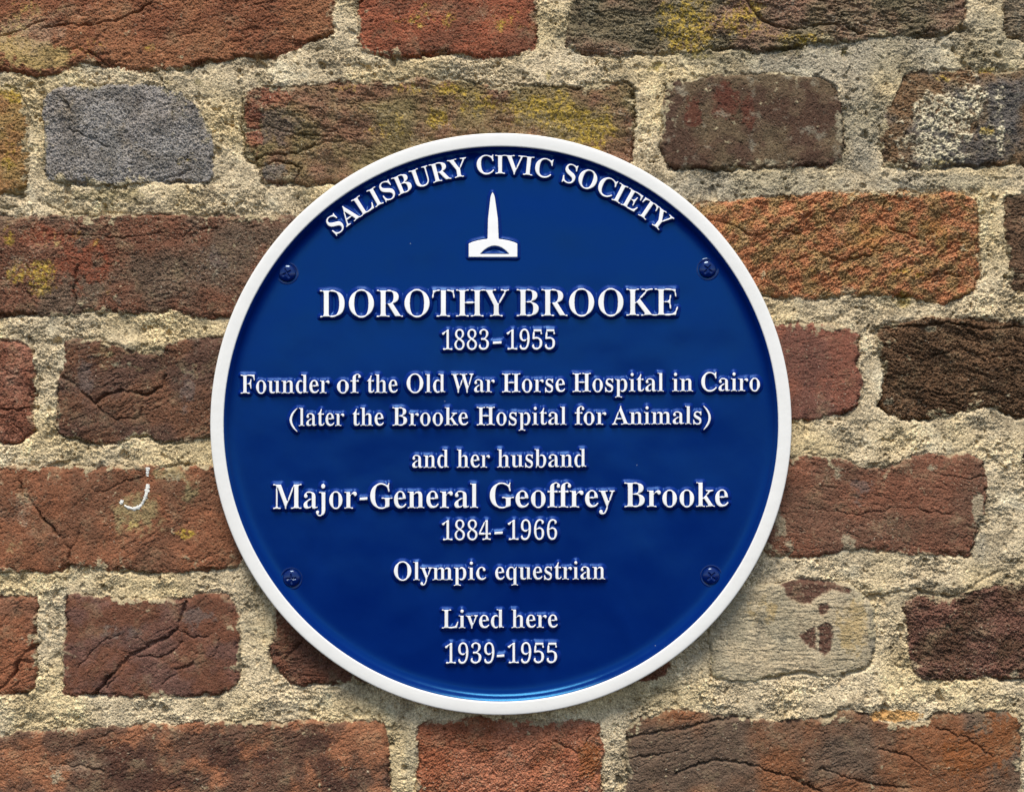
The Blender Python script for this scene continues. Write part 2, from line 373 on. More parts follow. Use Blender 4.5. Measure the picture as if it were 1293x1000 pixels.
# ---- cracks (polylines, half width, depth)
CR = [
 ([(25,608),(29,622),(40,634),(52,652),(68,670),(78,682),(88,692),(87,708),(84,722)], 1.5, 9),
 ([(88,692),(98,684),(100,672)], 1.0, 5),
 ([(117,879),(146,847),(167,827),(185,815),(211,805),(223,793),(230,778),(235,760)], 1.9, 11),
 ([(223,794),(245,805),(258,804),(269,799)], 1.1, 6),
 ([(185,815),(178,808),(170,805)], 1.2, 7),
 ([(133,868),(148,855),(160,837),(172,828),(204,830),(222,818),(231,810)], 1.1, 5),
 ([(221,845),(236,842),(245,837)], 1.3, 7),
 ([(204,862),(225,850)], .9, 4),
 ([(99,842),(119,820),(136,806),(152,801)], .9, 4),
 ([(279,800),(277,815),(268,830),(240,822)], .9, 4),
 ([(51,38),(80,31),(112,33),(150,25),(172,15),(190,5)], 1.3, 7),
 ([(0,46),(30,36),(55,26)], 1.2, 6),
 ([(78,62),(98,62),(119,70),(134,82)], 1.5, 8),
 ([(938,-6),(955,17),(972,31),(1003,38),(1037,31),(1064,32),(1091,43)], 1.6, 9),
 ([(320,204),(338,194),(356,195),(374,193),(392,184),(408,180),(440,178)], 1.5, 8),
 ([(306,166),(340,160),(376,170),(420,172),(470,186)], 1.1, 5),
 ([(322,213),(345,205),(370,206),(380,214),(370,228),(340,232)], 1.4, 8),
 ([(78,128),(86,134),(88,140)], 2.2, 9), ([(88,162),(104,170),(120,178),(138,187)], 1.2, 6),
 ([(200,228),(225,222),(242,215)], 1.4, 7),
 ([(99,335),(92,364),(96,384),(88,399)], 1.3, 7), ([(60,300),(90,296),(150,300),(210,294)], .9, 4),
 ([(232,300),(240,290),(275,288)], 1.0, 4),
 ([(78,476),(92,483),(105,497),(119,507),(136,498),(155,493),(170,496),(184,499),(204,487),(208,476)], 1.9, 10),
 ([(119,507),(128,520),(150,530),(175,528),(180,515)], 1.0, 5),
 ([(48,813),(34,824),(24,833),(20,848),(14,857),(0,870)], 2.2, 11), ([(24,833),(36,836),(46,832)], 1.4, 7),
 ([(853,978),(880,966),(904,959),(941,963),(965,972),(999,981),(1037,1000)], 1.6, 9),
 ([(1037,970),(1074,983),(1105,990),(1150,994)], 1.3, 7),
 ([(1183,919),(1220,932),(1240,945),(1254,956)], 1.1, 6), ([(1110,945),(1150,955),(1170,972)], 1.1, 5),
 ([(791,933),(820,926),(853,921),(895,912),(930,905)], 1.7, 9),
 ([(794,958),(830,952),(858,946)], 1.1, 6),
 ([(1091,756),(1110,752),(1125,750),(1156,744),(1180,750),(1200,755),(1227,743),(1245,730),(1262,722)], 1.7, 9),
 ([(1040,906),(1052,902),(1062,894),(1080,893),(1092,898)], 2.0, 9),
 ([(50,252),(64,260),(78,269)], 1.6, 8), ([(0,262),(20,262)], 1.3, 6),
 ([(1070,672),(1100,690)], .8, 3), ([(1010,640),(1080,650),(1140,640),(1200,650)], .8, 3.5),
 ([(1180,598),(1220,604),(1244,602)], .8, 3.5), ([(1113,414),(1150,412),(1200,408),(1240,416),(1293,412)], 1.5, 8),
 ([(890,275),(930,285),(948,300),(985,290),(1010,296)], 1.4, 7), ([(1000,330),(1030,318),(1060,330),(1100,322)], 1.4, 7),
 ([(1120,255),(1110,275),(1130,290),(1160,300)], 1.4, 7), ([(1168,355),(1190,345),(1214,350)], 1.5, 7),
 ([(905,330),(935,350),(960,350)], 1.3, 7),
 ([(1180,450),(1215,440),(1250,452),(1293,446)], 1.3, 6), ([(1150,490),(1190,500),(1240,492),(1270,500)], 1.3, 6),
 ([(80,965),(110,968),(130,975)], 1.3, 5), ([(560,940),(600,950),(640,945)], .9, 4), ([(700,935),(730,950),(745,930)], 1.4, 6),
 ([(0,467),(20,472),(40,470)], .8, 3), ([(0,515),(22,518),(40,515)], 1.2, 6), ([(18,535),(30,552),(38,548)], 1.5, 7),
 ([(360,830),(372,822),(380,812)], 2.0, 8), ([(110,615),(130,622),(160,606),(180,604)], 1.0, 4), ([(92,640),(110,624),(120,612)], .9, 4),
]
crack_w = fbm(X, Y, 14, 4, 31, .6) * 4.0
crack_v = fbm(X, Y, 14, 4, 32, .6) * 4.0
crack_a = fbm(X, Y, 24, 2, 33)
for pts, w, dep in CR:
    p = np.array(pts, float)
    x0, x1 = np.searchsorted(gx_, [p[:, 0].min() - 14, p[:, 0].max() + 14])
    y0, y1 = np.searchsorted(gy_, [p[:, 1].min() - 14, p[:, 1].max() + 14])
    sl = (slice(y0, y1), slice(x0, x1))
    px, py = X[sl] + crack_w[sl], Y[sl] + crack_v[sl]
    d2 = np.full(px.shape, 1e9, f32)
    for k in range(len(p) - 1):
        d2 = np.minimum(d2, seg_dist2(px, py, p[k], p[k + 1]))
    vary = np.clip(.75 + .9 * crack_a[sl], .1, 1.3)
    H[sl] -= vary * (.8 * dep * np.exp(-d2 / (w * w * .75)) + 0.1 * dep * np.exp(-d2 / 30.0))
# little holes in the joints, and lips of mortar that stand proud
for x, y, r, dep in [(71,432,5,16),(25,248,6,12),(1216,37,4,12),(75,470,3,8),(44,515,3.5,10),(43,545,3,8),(68,548,4,8),(1102,757,4,9),
                     (1109,512,4,9),(1105,420,4,9),(800,122,4,8),(70,750,4,9),(52,118,4,8),(510,970,4,9),(1163,560,2,6),(1175,855,3,7),(350,828,3,7)]:
    H -= dep * np.exp(-((X + crack_w - x) ** 2 + (Y + crack_v - y) ** 2) / (r * r))
for x, y, sx, sy, dep in [(178,435,38,9,5),(1112,584,40,10,5),(160,246,110,14,2.5),(1180,740,60,10,3),(1060,890,60,14,3),(350,224,26,12,4),(345,100,30,10,3)]:
    H += dep * np.exp(-((X - x) / sx) ** 2 - ((Y - y) / sy) ** 2)

# ---- colour of the bricks (the stone's own colour; shade comes from the light)
ms = per('ms')
n_mix = fbm(U / ms * 50, V / ms * 50, 50, 4, 41, .55)
k = sstep(-.22, .28, n_mix + per('mb'))[..., None]
ca = np.array([b['a'] for b in BR], f32)[bid]; cb = np.array([b['b'] for b in BR], f32)[bid]
C = ca * (1 - k) + cb * k
del ca, cb
C *= (1 + 0.40 * fbm(U, V, 22, 5, 42, .7) + 0.17 * white + .12 * n_g2)[..., None].clip(.35, 1.8)
redder = fbm(X, Y, 55, 3, 43)[..., None]
C *= 1 + redder * np.array([.05, .0, -.03], f32)
gl = (C @ np.array([.3, .5, .2], f32))[..., None]
C = gl + (C - gl) * .87
sat_ = sstep(.25, .6, (C.max(-1) - C.min(-1)) / (C.max(-1) + 1e-4))[..., None]
C *= 1.2 * (1 + sat_ * np.array([-.03, .05, -.03], f32))

def mask_spots(spots):
    m = np.zeros(X.shape, f32)
    for x, y, sx, sy, s in spots:
        m = np.maximum(m, s * np.exp(-((X - x) / sx) ** 2 - ((Y - y) / sy) ** 2))
    return m
def lay(c, mask):
    global C
    C = C * (1 - mask[..., None]) + c * mask[..., None]
n_pat = fbm(X, Y, 20, 5, 44, .62)
n_fine = fbm(X, Y, 6, 3, 45, .7)
def blot(spots, soft=.25, thr=.5, amp=.85):
    return sstep(thr, thr + soft, mask_spots(spots) + amp * n_pat * .6 + .22 * n_fine)

# dark and bright areas that belong to single bricks
lay(lin('4c332a'), .85 * blot([(160,960,45,32,1),(190,985,60,22,1),(285,955,30,34,1),(335,955,25,16,.95),(395,935,30,18,1),(410,968,35,25,.9),(430,990,40,16,.9)]) * inside)
lay(lin('84502c'), .8 * blot([(1230,950,60,40,1),(1270,930,40,40,1),(745,960,20,40,1)]) * inside)
lay(lin('5e3428'), .8 * blot([(875,140,14,34,1),(915,130,22,32,1),(945,140,12,34,.9)]) * inside)
lay(lin('6b5c55'), .7 * blot([(108,470,16,40,.9),(237,490,14,50,.8),(250,780,34,20,.8),(150,800,45,18,.7),(355,340,60,40,.7),(270,335,30,40,.7),(345,160,40,35,.9),(1088,620,25,34,.7)]) * inside)
lay(lin('5b5652'), .85 * blot([(1245,185,60,26,1),(1260,135,35,24,1)]) * inside)
lay(lin('6e6862'), .8 * blot([(345,218,22,14,1)]) * inside)
lay(lin('8d5340'), .7 * blot([(320,160,14,50,1),(345,125,35,16,1)]) * inside)
lay(lin('8c4a33'), .7 * blot([(60,300,50,22,.9),(100,330,60,50,.8)]) * inside)
gr0 = fbm(X, Y, 3.6, 2, 51, .9)
n_spk0 = fbm(X, Y, 4, 2, 48, .8)
def traced(polys, warp=.5):
    m = np.zeros(X.shape, f32)
    for p in polys:
        p = np.array(p, float) / 2.939 + (853, 660)
        x0, x1 = np.searchsorted(gx_, [p[:, 0].min() - 6, p[:, 0].max() + 6]); y0, y1 = np.searchsorted(gy_, [p[:, 1].min() - 6, p[:, 1].max() + 6])
        sl = (slice(y0, y1), slice(x0, x1))
        px, py = X[sl] + warp * wx[sl] + 2.2 * n_fine[sl], Y[sl] + warp * wy[sl] + 2.2 * n_pat[sl]
        ins = np.zeros(px.shape, bool); d2 = np.full(px.shape, 1e9, f32)
        for a, c in zip(p, np.roll(p, -1, 0)):
            d2 = np.minimum(d2, seg_dist2(px, py, a, c))
            if a[1] != c[1]: ins ^= ((a[1] > py) != (c[1] > py)) & (px < (c[0] - a[0]) * (py - a[1]) / (c[1] - a[1]) + a[0])
        sd = np.sqrt(d2) * np.where(ins, 1, -1)
        m[sl] = np.maximum(m[sl], sstep(-1.6, 1.8, sd + .9 * n_spk0[sl]))
    return m
bare = traced([[(385,225),(420,210),(500,206),(560,216),(620,235),(655,250),(640,262),(580,250),(540,262),(500,297),(470,300),(430,287),(410,272),(405,245)],
               [(455,422),(520,383),(523,470),(495,462)], [(528,388),(560,368),(587,385),(577,470),(550,500),(532,470)], [(530,300),(565,290),(575,310),(550,342),(535,335)]])
bare = bare * (1 - .35 * sstep(.2, .6, n_spk0 + .5 * n_fine))
lay(lin('54332a') * (1 + .3 * n_fine)[..., None], .93 * bare)
H -= 1.6 * bare
lay(lin('b0945c'), .5 * blot([(1075,790,24,50,.9),(965,770,30,26,.7)]) * inside)
lay(lin('6f6a5e'), .6 * blot([(960,785,10,45,.75),(1103,800,8,50,1),(990,815,12,20,.7)]) * inside)
lay(lin('b9a26a'), .75 * blot([(50,72,50,20,1.2),(20,60,40,30,1.0)]) * inside)
# ochre and yellow lichen
och = [(930,285,40,30,.7),(1090,300,60,30,.8),(1180,290,30,40,.8),(1010,345,70,25,.6)]
lay(lin('96753a'), .45 * blot(och, .3, .5))
yel = [(30,20,60,26,.6),(110,65,40,20,.55),(330,130,30,20,.5),(600,130,60,24,.7),(20,120,24,14,.9),(100,300,60,24,.45),(540,20,80,26,.5),(640,30,50,26,.5),(870,35,46,48,1.05),(935,25,45,36,.8),(1010,50,50,16,.7),(840,85,50,16,.7),(1050,66,30,14,.6),(52,348,22,26,1.05),(12,300,16,22,.7),
       (25,345,30,22,.7),(236,674,13,10,1.0),(168,662,16,10,.75),(205,630,14,12,.5),(190,60,18,10,.6),(10,115,20,12,.9),(10,195,20,40,.6),(515,110,30,14,.8),
       (568,112,30,14,.85),(555,152,26,18,.85),(690,140,70,34,.85),(745,165,40,40,.95),(640,135,40,18,.6),(490,160,50,30,.55),(430,110,24,10,.6),
       (230,200,30,14,.5),(1140,380,20,16,.95),(1145,345,30,14,.7),(1245,165,18,7,.8),(1250,88,16,6,1.0),(1190,205,20,8,.7),(690,95,26,16,.6),(760,98,36,12,.7),(1190,100,24,14,.6),(65,300,40,22,.5),(140,360,40,30,.35)]
yl = blot(yel, .34, .46)
lay(lin('b0953c') * (0.75 + .5 * sstep(-.4, .4, n_fine))[..., None], .82 * yl * sstep(-.3, .25, fbm(X, Y, 5, 3, 46, .7) + .08))
# dark algae and olive stain
alg = [(140,246,80,16,.85),(225,130,20,40,.6),(240,105,60,12,.5),(880,70,60,14,.5),(120,420,60,14,.35),(1150,372,24,12,.6),(960,720,60,10,.5),(320,98,50,10,.5),(1000,64,90,14,.6)]
lay(lin('a1976c') * (1 + .3 * gr0)[..., None], .6 * blot([(172,648,44,34,.9),(215,600,34,16,.9),(238,625,18,20,.8),(140,440,50,16,.5),(150,465,40,14,.6),(235,470,30,30,.5),(30,620,40,30,.5),(20,690,40,20,.5)], .4, .45) * inside)
lay(lin('5e5836'), .5 * blot(alg, .35, .45))

# ---- mortar colour: sand grains in lime
mo = lin('c6b596') * (1 + .22 * m_low + .26 * m_mid + .3 * fbm(X, Y, 75, 4, 53, .6))[..., None]
gr = fbm(X, Y, 3.6, 2, 51, .9) + .28 * white
mo = mo * (1 + .5 * gr)[..., None].clip(.3, 1.6)
mo = np.where((gr > .75)[..., None], mo * .6 + lin('e6dcc0') * .4, mo)
mo = np.where((gr < -.8)[..., None], mo * .5 + lin('54422a') * .5, mo)
greyer = sstep(.35, .8, mask_spots([(1060,70,260,50,1),(1090,150,40,90,1),(950,235,150,26,1.0),(1250,60,60,60,1),(720,40,40,60,.7),(1190,230,120,16,.9),(1235,690,20,40,.7),(970,720,60,20,.6),(520,960,18,60,.7)]) + .3 * n_pat)
mo = mo * (1 - .75 * greyer[..., None]) + (lin('979080') * (1 + .5 * gr)[..., None]) * .75 * greyer[..., None]
ol = blot(alg, .4, .42)[..., None] * .55
mo = mo * (1 - ol) + lin('6b6238') * (1 + .4 * gr)[..., None] * ol
yk = .5 * blot(yel, .3, .6)[..., None]
mo = mo * (1 - yk) + lin('b5a04c') * yk
stain = sstep(.05, .6, fbm(X, Y, 48, 5, 54, .65))[..., None]
mo = mo * (1 - .5 * stain) + lin('6f5f48') * (1 + .5 * gr)[..., None] * .5 * stain
pale = sstep(.2, .6, fbm(X, Y, 55, 4, 55, .6))[..., None]
mo = mo * (1 - .5 * pale) + lin('ddd2b6') * (1 + .3 * gr)[..., None] * .5 * pale
warmm = sstep(-.2, .5, fbm(X, Y, 130, 2, 52))[..., None]
mo = mo * (1 + warmm * np.array([.05, .02, -.1], f32))

# pale crust, mortar smears and specks on the brick faces
spk = per('spk')
n_spk = fbm(X, Y, 3.4, 2, 61, .8)
reg = sstep(-.3, .5, fbm(X, Y, 60, 3, 62))
sp = sstep(.5, .85, n_spk + .25 * spk * reg + .06 * white) * (0.25 + .75 * spk)
lay(lin('b3a88e'), .62 * sp * inside)
gcr = sstep(.35, .75, fbm(X, Y, 26, 4, 63, .65) + .35 * per('gk') * np.exp(-e / 22) + .45 * per('gk') - .18) * np.minimum(per('gk') * 2, 1)
lay(lin('928a78') * (1 + .4 * gr)[..., None], .6 * gcr * inside)
bloom = blot([(40,40,70,40,.9),(120,20,60,30,.5),(60,310,60,40,.6),(370,330,40,50,.6),(30,640,50,60,.6),(20,480,30,50,.6),(440,190,80,40,.5),(1150,25,60,40,.6),(100,965,60,30,.7),(640,960,80,40,.5)], .5, .45)
lay(lin('a68f78') * (1 + .4 * gr)[..., None], .5 * bloom * inside)
crust = blot([(1192,150,52,40,1.1),(1172,185,46,30,1.05),(1232,126,44,24,.85),(1262,170,10,30,.7),(1215,118,24,22,.8),(1210,200,20,8,.9),(1250,150,24,20,.5)], .4, .4, 1.3) * sstep(-.35, .35, n_fine + .4 * n_spk + .1)
lay((lin('e4d8b8') * (1 - .4 * yl[..., None]) + lin('c9ad55') * .4 * yl[..., None]) * (1 + .3 * gr)[..., None], .85 * crust * inside)
smear = blot([(150,462,30,10,.7),(215,470,26,22,.6),(215,605,26,12,.8),(1070,690,18,22,.85),(1180,590,14,8,.8),(1235,650,12,40,.9),(1165,700,14,10,.8),(1060,598,14,16,.7),
              (1075,710,30,8,.6),(985,660,14,34,.8),(995,690,16,16,.7),(1050,700,12,10,.6),(1175,415,10,6,.9),(1125,508,10,8,.8),(905,780,20,40,.4),(70,985,34,18,.6),(110,135,20,10,.3),
              (1180,870,30,8,.7),(1280,850,12,10,.7),(1010,90,70,10,.7),(960,205,90,8,.6),(1060,160,10,40,.8),(850,160,10,50,.5),(1150,130,10,20,.4),(720,60,16,14,.7)], .2, .55, .8)
lay(lin('a59a80') * (1 + .45 * gr)[..., None], .72 * smear * inside)
H += crust * inside * (1.6 + 1.6 * n_fine + 1.2 * n_pat) + .5 * sp * inside

dustm = sstep(.05, .75, fbm(X, Y, 34, 4, 64, .6) + .35 * fbm(X, Y, 5, 3, 65, .8)) * (.35 + .4 * spk)
lay(lin('9c8a6c'), .6 * dustm * inside)
dirt = sstep(.2, .8, fbm(X, Y, 40, 4, 66, .6) + .4 * n_spk)
lay(lin('3d2f27'), .5 * dirt * inside)
wsp = sstep(.86, 1.15, fbm(X, Y, 2.6, 2, 67, .8) + .12 * white + .35 * reg * spk)
lay(lin('d8cfba'), .8 * wsp * inside)
esm = sstep(.42, .62, fbm(X, Y, 17, 4, 68, .65) + .8 * np.exp(-e / 7) - .03) * sstep(.0, .5, fbm(X, Y, 90, 2, 69) + .2)
lay(lin('b0a383') * (1 + .45 * gr)[..., None], .8 * esm * inside)
H += .7 * esm * inside
C = mo * (1 - inside[..., None]) + C * inside[..., None]
chip = blot([(1130,904,40,8.5,1.15)], .15, .5, .5)
lay(lin('c2955a') * (1 + .3 * gr)[..., None], .9 * chip)
lime = sstep(0, 1, (bid == [i for i, b in enumerate(BR) if b['wp'] == .6][0]) * inside)
H += .9 * lime * fbm(X / 7, Y, 4, 3, 70, .7)
C = np.clip(C, 0.008, 0.82)

wall = bpy.data.objects.new('brick_wall', None)
col.objects.link(wall)
wall['label'] = 'old weathered red and brown brick wall with pale crumbling mortar behind the blue plaque'
wall['category'] = 'wall'
wall.location = (0, 0, (CY - 1364) * S)

verts = np.stack([(X - CX) * S, -H * S, (CY - Y) * S], -1).reshape(-1, 3)
verts[:, 2] -= wall.location.z
cols = np.concatenate([C.reshape(-1, 3), np.ones((NX * NY, 1), f32)], 1)
ii = np.arange(NX * NY).reshape(NY, NX)
quads = np.stack([ii[:-1, :-1], ii[1:, :-1], ii[1:, 1:], ii[:-1, 1:]], -1).reshape(-1, 4)
fd = (dist[:-1, :-1] + dist[1:, :-1] + dist[1:, 1:] + dist[:-1, 1:]).reshape(-1)
def submesh(name, sel, mat, extra=None):
    q = quads[sel]
    used, inv = np.unique(q, return_inverse=True)
    v, c, q = verts[used], cols[used], inv.reshape(-1, 4)
    if extra is not None:
        ev, eq = extra
        q = np.concatenate([q, eq + len(v)]); v = np.concatenate([v, ev])
        c = np.concatenate([c, np.tile([.4, .33, .2, 1], (len(ev), 1))])
    return new_mesh_object(name, v, q, mat, wall, c)
# the body of the wall behind the faces
bx0, bx1 = (X0 - CX) * S, (gx_[-1] - CX) * S
bz0, bz1 = (CY - gy_[-1]) * S - wall.location.z, (CY + 370) * S - wall.location.z
ev = np.array([(x, y, z) for y in (0.014, 0.21) for z in (bz0, bz1) for x in (bx0, bx1)])
eq = np.array([(0, 1, 3, 2), (4, 6, 7, 5), (0, 4, 5, 1), (2, 3, 7, 6), (0, 2, 6, 4), (1, 5, 7, 3)])
submesh('brickwork', fd < 0, M_BRICK)
submesh('mortar', fd >= 0, M_MORTAR, (ev, eq))

def wall_h(x, y):
    return H[np.clip(np.searchsorted(gy_, y), 0, NY - 1), np.clip(np.searchsorted(gx_, x), 0, NX - 1)]

# white paint drip on the red brick: a thin ribbon of paint over the brick's face
def drip(pts, widths):
    vs_, qs = [], []
    pts = np.array(pts, float)
    tt = np.linspace(0, len(pts) - 1, len(pts) * 5)
    P = np.stack([np.interp(tt, range(len(pts)), pts[:, k]) for k in (0, 1)], 1)
    W = 1.35 * np.interp(tt, range(len(pts)), widths) * (1 + .25 * rng.standard_normal(len(tt)))
    T = np.gradient(P, axis=0); T /= np.linalg.norm(T, axis=1)[:, None]
    Nn = np.stack([-T[:, 1], T[:, 0]], 1)
    for (p, w, n) in zip(P, W, Nn):
        for s in (-1, -.55, 0, .55, 1):
            q = p + n * s * w
            vs_.append((q[0], q[1], wall_h(q[0], q[1]) + .7 + .6 * (1 - s * s) - .35 * (s * s)))
    for i in range(len(P) - 1):
        for j in range(4):
            a = i * 5 + j
            qs.append((a, a + 1, a + 6, a + 5))
    return vs_, qs
dv, dq = [], []
for pts, wd in [([(187,590),(186.5,596),(186,601)], [1.4, 1.7, 1.0]),
                ([(187,611),(186,619),(184,627),(181,634),(176,640),(169,642.5),(162,641),(157,638)], [1.5, 1.9, 1.4, 1.2, 1.6, 2.0, 1.4, .8]),
                ([(154.5,631),(153.5,634),(152,636)], [1.2, 2.0, 1.2])]:
    v_, q_ = drip(pts, wd)
    dq += [tuple(i + len(dv) for i in q) for q in q_]; dv += v_
dv = np.array(dv)
dvw = np.stack([(dv[:, 0] - CX) * S, -dv[:, 2] * S, (CY - dv[:, 1]) * S - wall.location.z], 1)
new_mesh_object('paint_drip', dvw, np.array(dq), M_DRIP, wall)

# ------------------------------------------------------------------ the plaque
HP0, PLATE, RIM = 2.0, 15.5, 26.0        # back, blue face and white rim, heights above the wall plane
PCX, PCY = 632.5, 535.5
PF = (D - RIM) / D                       # real size of a length measured at the front of the rim
ROT = math.radians(0.28)
plaque = bpy.data.objects.new('wall_plaque', None)
col.objects.link(plaque)
plaque['label'] = 'round blue commemorative plaque with white rim and raised white lettering on the brick wall'
plaque['category'] = 'plaque'
plaque.location = ((PCX - CX) * PF * S, -HP0 * S, (CY - PCY) * PF * S)
plaque.rotation_euler = (math.radians(90), 0, 0)

# inside the plaque: x right, y up, z towards the viewer (metres)
def L(px, py, h):
    f = (D - h) / D * S
    return ((px - PCX) * f, -(py - PCY) * f, (h - HP0) * S)

_ry, _rx = np.mgrid[0:721, 0:721].astype(f32)
RIP = fbm(_rx, _ry, 120, 2, 81) + .25 * fbm(_rx, _ry, 40, 2, 82)     # the casting is not perfectly flat
def lathe(name, prof, mat, parent, seg=256, centre=(0, 0), ripple=0.0):
    v, q = [], []
    n = len(prof)
    for s in range(seg):
        a = 2 * math.pi * s / seg
        for r, h in prof:
            if ripple: h = h + ripple * float(RIP[int(360 + r * math.sin(a) * .9), int(360 + r * math.cos(a) * .9)]) * min(1, max(0, (338 - r) / 60))
            v.append((centre[0] + r * math.cos(a) * S, centre[1] + r * math.sin(a) * S, (h - HP0) * S))
    for s in range(seg):
        for k in range(n - 1):
            q.append((s * n + k, s * n + k + 1, ((s + 1) % seg) * n + k + 1, ((s + 1) % seg) * n + k))
    return new_mesh_object(name, np.array(v), np.array(q)[:, ::-1], mat, parent)

R = 367.5 * PF; RI = 350.3 * PF
DOME = 3.0
plate_prof = [(r, PLATE + DOME * (1 - (r / 334) ** 2)) for r in np.concatenate([[.5], np.linspace(12, 320, 44)])]
plate_prof += [(326, PLATE + .1), (331, PLATE + .25), (335, PLATE + .9), (338.5, PLATE + 2.4), (341, PLATE + 4.6), (342.7, PLATE + 7.4), (RI + .2, RIM - 1.6)]
lathe('plate', plate_prof, M_BLUE, plaque, ripple=1.8)
rim_prof = [(RI, RIM - 2.0), (RI + .1, RIM - .9), (RI + .5, RIM - .35), (RI + 1.1, RIM - .05), (RI + 1.9, RIM), (RI + 6, RIM + .15), (R - 6, RIM + .15), (R - 2.2, RIM - .05), (R - 1.2, RIM - .25), (R - .5, RIM - .9), (R - .1, RIM - 2), (R, RIM - 3.2), (R, RIM - 5),
            (R, HP0 + 3), (R - .3, HP0 + 1), (R - 1, HP0), (R - 30, HP0), (1, HP0)]
lathe('rim', rim_prof, M_WHITE, plaque)

# ---- lettering
def bold(s):
    o = ''
    for c in s:
        if 'A' <= c <= 'Z': o += chr(0x1D400 + ord(c) - 65)
        elif 'a' <= c <= 'z': o += chr(0x1D41A + ord(c) - 97)
        elif c.isdigit(): o += chr(0x1D7CE + ord(c) - 48)
        else: o += c
    return o

def glyph_splines(word):
    """outline of a word as a list of closed splines: rows of (co, left, right), font units"""
    cu = bpy.data.curves.new('outline', 'FONT'); cu.body = bold(word); cu.size = 1
    ob = bpy.data.objects.new('outline', cu); col.objects.link(ob)
    dg = bpy.context.evaluated_depsgraph_get(); dg.update()
    c = ob.evaluated_get(dg).to_curve(dg)
    out = []
    for sp in c.splines:
        out.append(np.array([[tuple(p.co)[:2], tuple(p.handle_left)[:2], tuple(p.handle_right)[:2]] for p in sp.bezier_points]))
    ob.evaluated_get(dg).to_curve_clear() if hasattr(ob, 'to_curve_clear') else None
    bpy.data.objects.remove(ob); bpy.data.curves.remove(cu)
    return out

CAP = max(s[:, 0, 1].max() for s in glyph_splines('H'))

def paren(x0, x1, y0, y1, left):
    """a bracket drawn as a crescent"""
    n = 9; pts = []
    ym, hh = (y0 + y1) / 2, (y1 - y0) / 2
    for i in range(n):
        a = -1 + 2 * i / (n - 1); pts.append((x1 - (x1 - x0) * (1 - a * a), ym + a * hh))
    for i in range(n):
        a = 1 - 2 * i / (n - 1); pts.append((x1 - (x1 - x0 - 3.6) * (1 - a * a) + .2, ym + a * hh * .97))
    p = np.array(pts)
    if not left: p[:, 0] = x0 + x1 - p[:, 0]
    return p

def poly_spline(p):
    p = np.asarray(p, float)
    prev, nxt = np.roll(p, 1, 0), np.roll(p, -1, 0)
    return np.stack([p, p + (prev - p) / 3, p + (nxt - p) / 3], 1)

def flatten(spline, n=7):
    """closed bezier spline -> polygon"""
    t = np.linspace(0, 1, n, endpoint=False)[:, None]
    out = []
    for i in range(len(spline)):
        p0, p1 = spline[i, 0], spline[i, 2]
        p3, p2 = spline[(i + 1) % len(spline), 0], spline[(i + 1) % len(spline), 1]
        out.append((1 - t) ** 3 * p0 + 3 * t * (1 - t) ** 2 * p1 + 3 * t * t * (1 - t) * p2 + t ** 3 * p3)
    return np.concatenate(out)

def edt(mask, reach):
    """distance of every sample to the nearest True sample, up to reach"""
    h, w = mask.shape
    big = reach * 2 + 2
    ix = np.arange(w)[None, :]
    l = np.maximum.accumulate(np.where(mask, ix, -10 ** 6), 1)
    r = np.minimum.accumulate(np.where(mask, ix, 10 ** 6)[:, ::-1], 1)[:, ::-1]
    g = np.minimum(np.minimum(ix - l, r - ix), big).astype(f32) ** 2
    best = g.copy()
    for k in range(1, reach + 1):
        best[k:] = np.minimum(best[k:], g[:-k] + k * k)
        best[:-k] = np.minimum(best[:-k], g[k:] + k * k)
    return np.sqrt(best)

SS = 5                                    # samples per grid unit when the outlines are rastered
def blur(a, n):
    for ax in (0, 1):
        for _ in range(2):
            c = np.cumsum(np.pad(a, [(n + 1, n) if i == ax else (0, 0) for i in (0, 1)], mode='edge'), axis=ax, dtype=np.float64)
            sl1 = [slice(None)] * 2; sl0 = [slice(None)] * 2
            sl1[ax] = slice(2 * n + 1, None); sl0[ax] = slice(0, -(2 * n + 1))
            a = (c[tuple(sl1)] - c[tuple(sl0)]) / (2 * n + 1)
    return a

def letter_field(splines, thin_r, thin_b):
    """signed distance to the lettering (inside positive), sampled every 0.4 units"""
    polys = [flatten(s) for s in splines]
    allp = np.concatenate(polys)
    x0, y0 = np.floor(allp.min(0)) - 10; x1, y1 = np.ceil(allp.max(0)) + 10
    w, h = int((x1 - x0) * SS), int((y1 - y0) * SS)
    toggle = np.zeros((h, w + 1), np.int32)
    ys = y0 + (np.arange(h) + .5) / SS
    for p in polys:
        q = np.roll(p, -1, 0)
        for a, b in zip(p, q):
            if a[1] == b[1]: continue
            lo, hi = (a, b) if a[1] < b[1] else (b, a)
            r0, r1 = np.searchsorted(ys, [lo[1], hi[1]])
            if r1 <= r0: continue
            xc = lo[0] + (ys[r0:r1] - lo[1]) * (hi[0] - lo[0]) / (hi[1] - lo[1])
            np.add.at(toggle, (np.arange(r0, r1), np.clip(np.ceil((xc - x0) * SS - .5), 0, w).astype(int)), 1)
    m = (np.cumsum(toggle, 1)[:, :w] % 2) == 1
    R_ = int(9 * SS)
    if thin_b > 0:                         # give the hairlines a caster's minimum thickness
        dep = edt(~m, R_)
        core = dep > thin_r * SS
        thick = edt(core, R_) <= (thin_r + .35) * SS
        thin = m & ~thick
        m = m | (edt(thin, R_) <= thin_b * SS)
    f = (edt(~m, R_) - edt(m, R_)) / SS
    f = blur(f, 1)
    f = f[1::2, 1::2]
    gx = x0 + (1 + 2 * np.arange(f.shape[1]) + .5) / SS
    gy = y0 + (1 + 2 * np.arange(f.shape[0]) + .5) / SS
    return gx, gy, f

